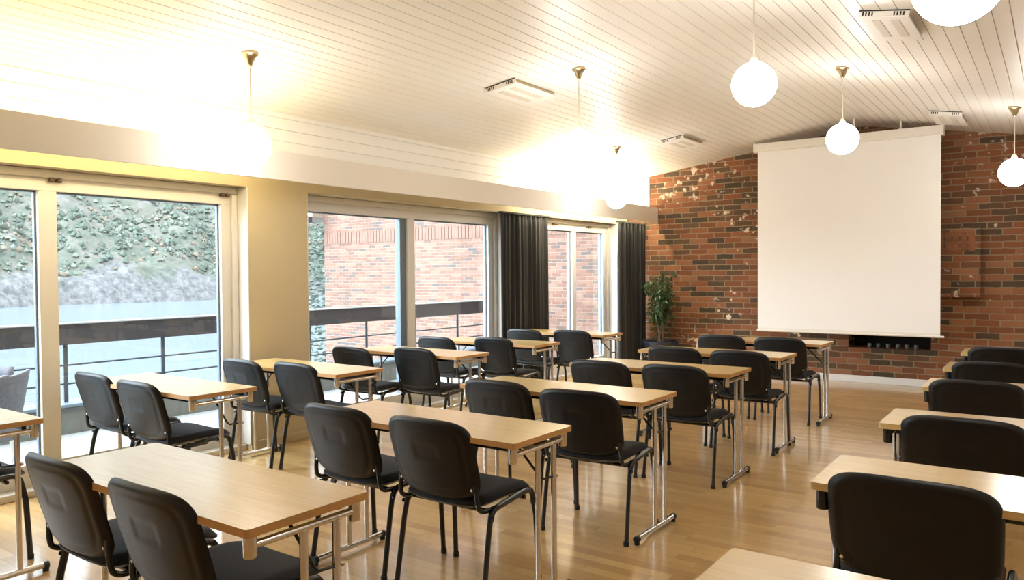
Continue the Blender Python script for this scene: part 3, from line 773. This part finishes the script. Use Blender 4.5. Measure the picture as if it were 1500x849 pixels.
# water, hillside
wt = MB().add([(-900, -500, -6), (-7.6, -500, -6), (-7.6, 900, -6), (-900, 900, -6)], [(0, 1, 2, 3)]).build('lake_water', M['water'])
tag(wt, 'pale blue lake water beyond the terrace', 'water'); wt['kind'] = 'stuff'
from mathutils import noise as mn
def hill_h(x, y):
    # distance behind a wavering shoreline; shoreline runs along Y at x ~ -213
    d = -(x + 205 + 10 * mn.noise(Vector((y * 0.02, 0, 3))) + 3 * mn.noise(Vector((y * .1, 5, 0))))
    if d < 0: return -8 + d * 0.05
    base = -6.5 + 3.5 * min(1, d / 5) + d * 0.62 + 0.0015 * d * d * 0
    return base + 7 * mn.fractal(Vector((x * .03, y * .03, 0)), 0.9, 2.0, 5) * min(1, d / 20) + 1.6 * mn.noise(Vector((x * .2, y * .2, 1))) * min(1, d / 6)
mb = MB(); vs = []; fs = []; nx, ny = 90, 220
for i in range(nx + 1):
    for j in range(ny + 1):
        x = -195 - 230 * (i / nx) ** 1.5; y = -40 + 560 * j / ny
        vs.append((x, y, hill_h(x, y)))
for i in range(nx):
    for j in range(ny):
        a = i * (ny + 1) + j; fs.append((a, a + 1, a + ny + 2, a + ny + 1))
mb.add(vs, fs, 0, True); hl = mb.build('hillside', M['hill']); hl['kind'] = 'structure'; hl['label'] = 'rocky wooded hillside across the lake'
rt_ = random.Random(4)
for nm, mk, cnt, lab in (('hillside_trees', 'tree', 9000, 'mass of dark green trees covering the hillside across the lake'),
                         ('hillside_bushes', 'bush', 8000, 'mass of grey-green bushes scattered over the hillside across the lake'),
                         ('autumn_bushes', 'autumn', 2200, 'scattered russet autumn bushes on the hillside across the lake')):
    mb = MB()
    for k in range(cnt):
        x = -213 - 120 * rt_.random(); y = 55 + 270 * rt_.random()
        z = hill_h(x, y)
        if z < -1 or mn.noise(Vector((x * .07, y * .07, 9 + cnt))) < -0.15: continue
        r_ = rt_.uniform(0.25, 0.95); hh = rt_.uniform(1.0, 2.6)
        n0 = len(mb.v); pr = [(r_ * .4, 0), (r_, 0.3 * hh * r_), (r_ * .8, 0.65 * hh * r_), (0, hh * r_)]
        mb.lathe(pr, cx=x, cy=y, cz=z - 0.3, n=6, smooth=True)
        for q in range(n0, len(mb.v)):
            v_ = mb.v[q]; j = r_ * 0.28
            mb.v[q] = (v_[0] + rt_.uniform(-j, j), v_[1] + rt_.uniform(-j, j), v_[2] + rt_.uniform(-j, j))
    tr = mb.build(nm, M[mk]); tag(tr, lab, 'trees'); tr['kind'] = 'stuff'
# slim bare tree beside the brick wing
tt = thing('shoreline_tree', 'slender leafy tree between the brick wing and the water', 'tree', (-26, 22.5, -6))
q = MB(); ra = random.Random(5); lf = MB()
q.tube([(0, 0, 0), (0.1, 0.1, 4), (0.0, 0.2, 8)], 0.12, n=8)
q.build('trunk', M['twig'], tt)
for k in range(1400):
    a = ra.uniform(0, 2 * PI); zz = ra.uniform(2.2, 9.2); rr = 1.5 * math.sqrt(ra.random()) * (1 - abs(zz - 5.6) / 4.4) ** .5 if abs(zz - 5.6) < 4.3 else 0.1
    p = Vector((rr * math.cos(a), rr * math.sin(a), zz)); m_ = Matrix.Translation(p) @ Matrix.Rotation(ra.uniform(0, 6), 4, 'Z') @ Matrix.Rotation(ra.uniform(0, 3), 4, 'X')
    s_ = ra.uniform(.08, .17); lf.add([m_ @ Vector(v) for v in ((-s_, 0, 0), (0, -s_ * .5, 0), (s_, 0, 0), (0, s_ * .5, 0))], [(0, 1, 2, 3)])
lf.build('foliage', M['tree'], tt)

# ------------------------------------------------------------------ light
w = bpy.data.worlds.new('overcast'); bpy.context.scene.world = w; w.use_nodes = True
nt = w.node_tree; nt.nodes.clear()
out = nt.nodes.new('ShaderNodeOutputWorld'); bg = nt.nodes.new('ShaderNodeBackground')
tc = nt.nodes.new('ShaderNodeTexCoord'); sp = nt.nodes.new('ShaderNodeSeparateXYZ'); nt.links.new(tc.outputs['Generated'], sp.inputs[0])
def wm(op, a, b=None):
    n = nt.nodes.new('ShaderNodeMath'); n.operation = op
    for i, v in enumerate((a, b)):
        if v is None: continue
        if isinstance(v, (int, float)): n.inputs[i].default_value = v
        else: nt.links.new(v, n.inputs[i])
    return n.outputs[0]
dt = nt.nodes.new('ShaderNodeVectorMath'); dt.operation = 'DOT_PRODUCT'; nt.links.new(tc.outputs['Generated'], dt.inputs[0]); dt.inputs[1].default_value = Vector((-0.45, -0.75, 0.48)).normalized()
lobe = wm('POWER', wm('MAXIMUM', dt.outputs['Value'], 0.0), 4.0)
nt.links.new(wm('ADD', wm('MULTIPLY', lobe, 9.3), 2.8), bg.inputs[1]); bg.inputs[0].default_value = (0.80, 0.90, 1.0, 1)
nt.links.new(bg.outputs[0], out.inputs[0])
for i, (a, b) in enumerate(OPEN):
    ld = bpy.data.lights.new('window_portal', 'AREA'); ld.shape = 'RECTANGLE'; ld.size = 1.9; ld.size_y = b - a
    lo = bpy.data.objects.new('window_portal', ld); C.objects.link(lo); lo.location = (XG - 0.14, (a + b) / 2, 1.06)
    lo.rotation_euler = (0, -PI / 2, 0); ld.cycles.is_portal = True
S = bpy.context.scene
S.view_settings.view_transform = 'Standard'; S.view_settings.look = 'None'; S.view_settings.gamma = 1; S.view_settings.use_curve_mapping = False
S.view_settings.exposure = 1.1
S.cycles.max_bounces = 10; S.cycles.diffuse_bounces = 6; S.cycles.glossy_bounces = 5; S.cycles.transparent_max_bounces = 12
S.cycles.use_denoising = True; S.cycles.caustics_reflective = False; S.cycles.caustics_refractive = False
S.cycles.sample_clamp_indirect = 12.0
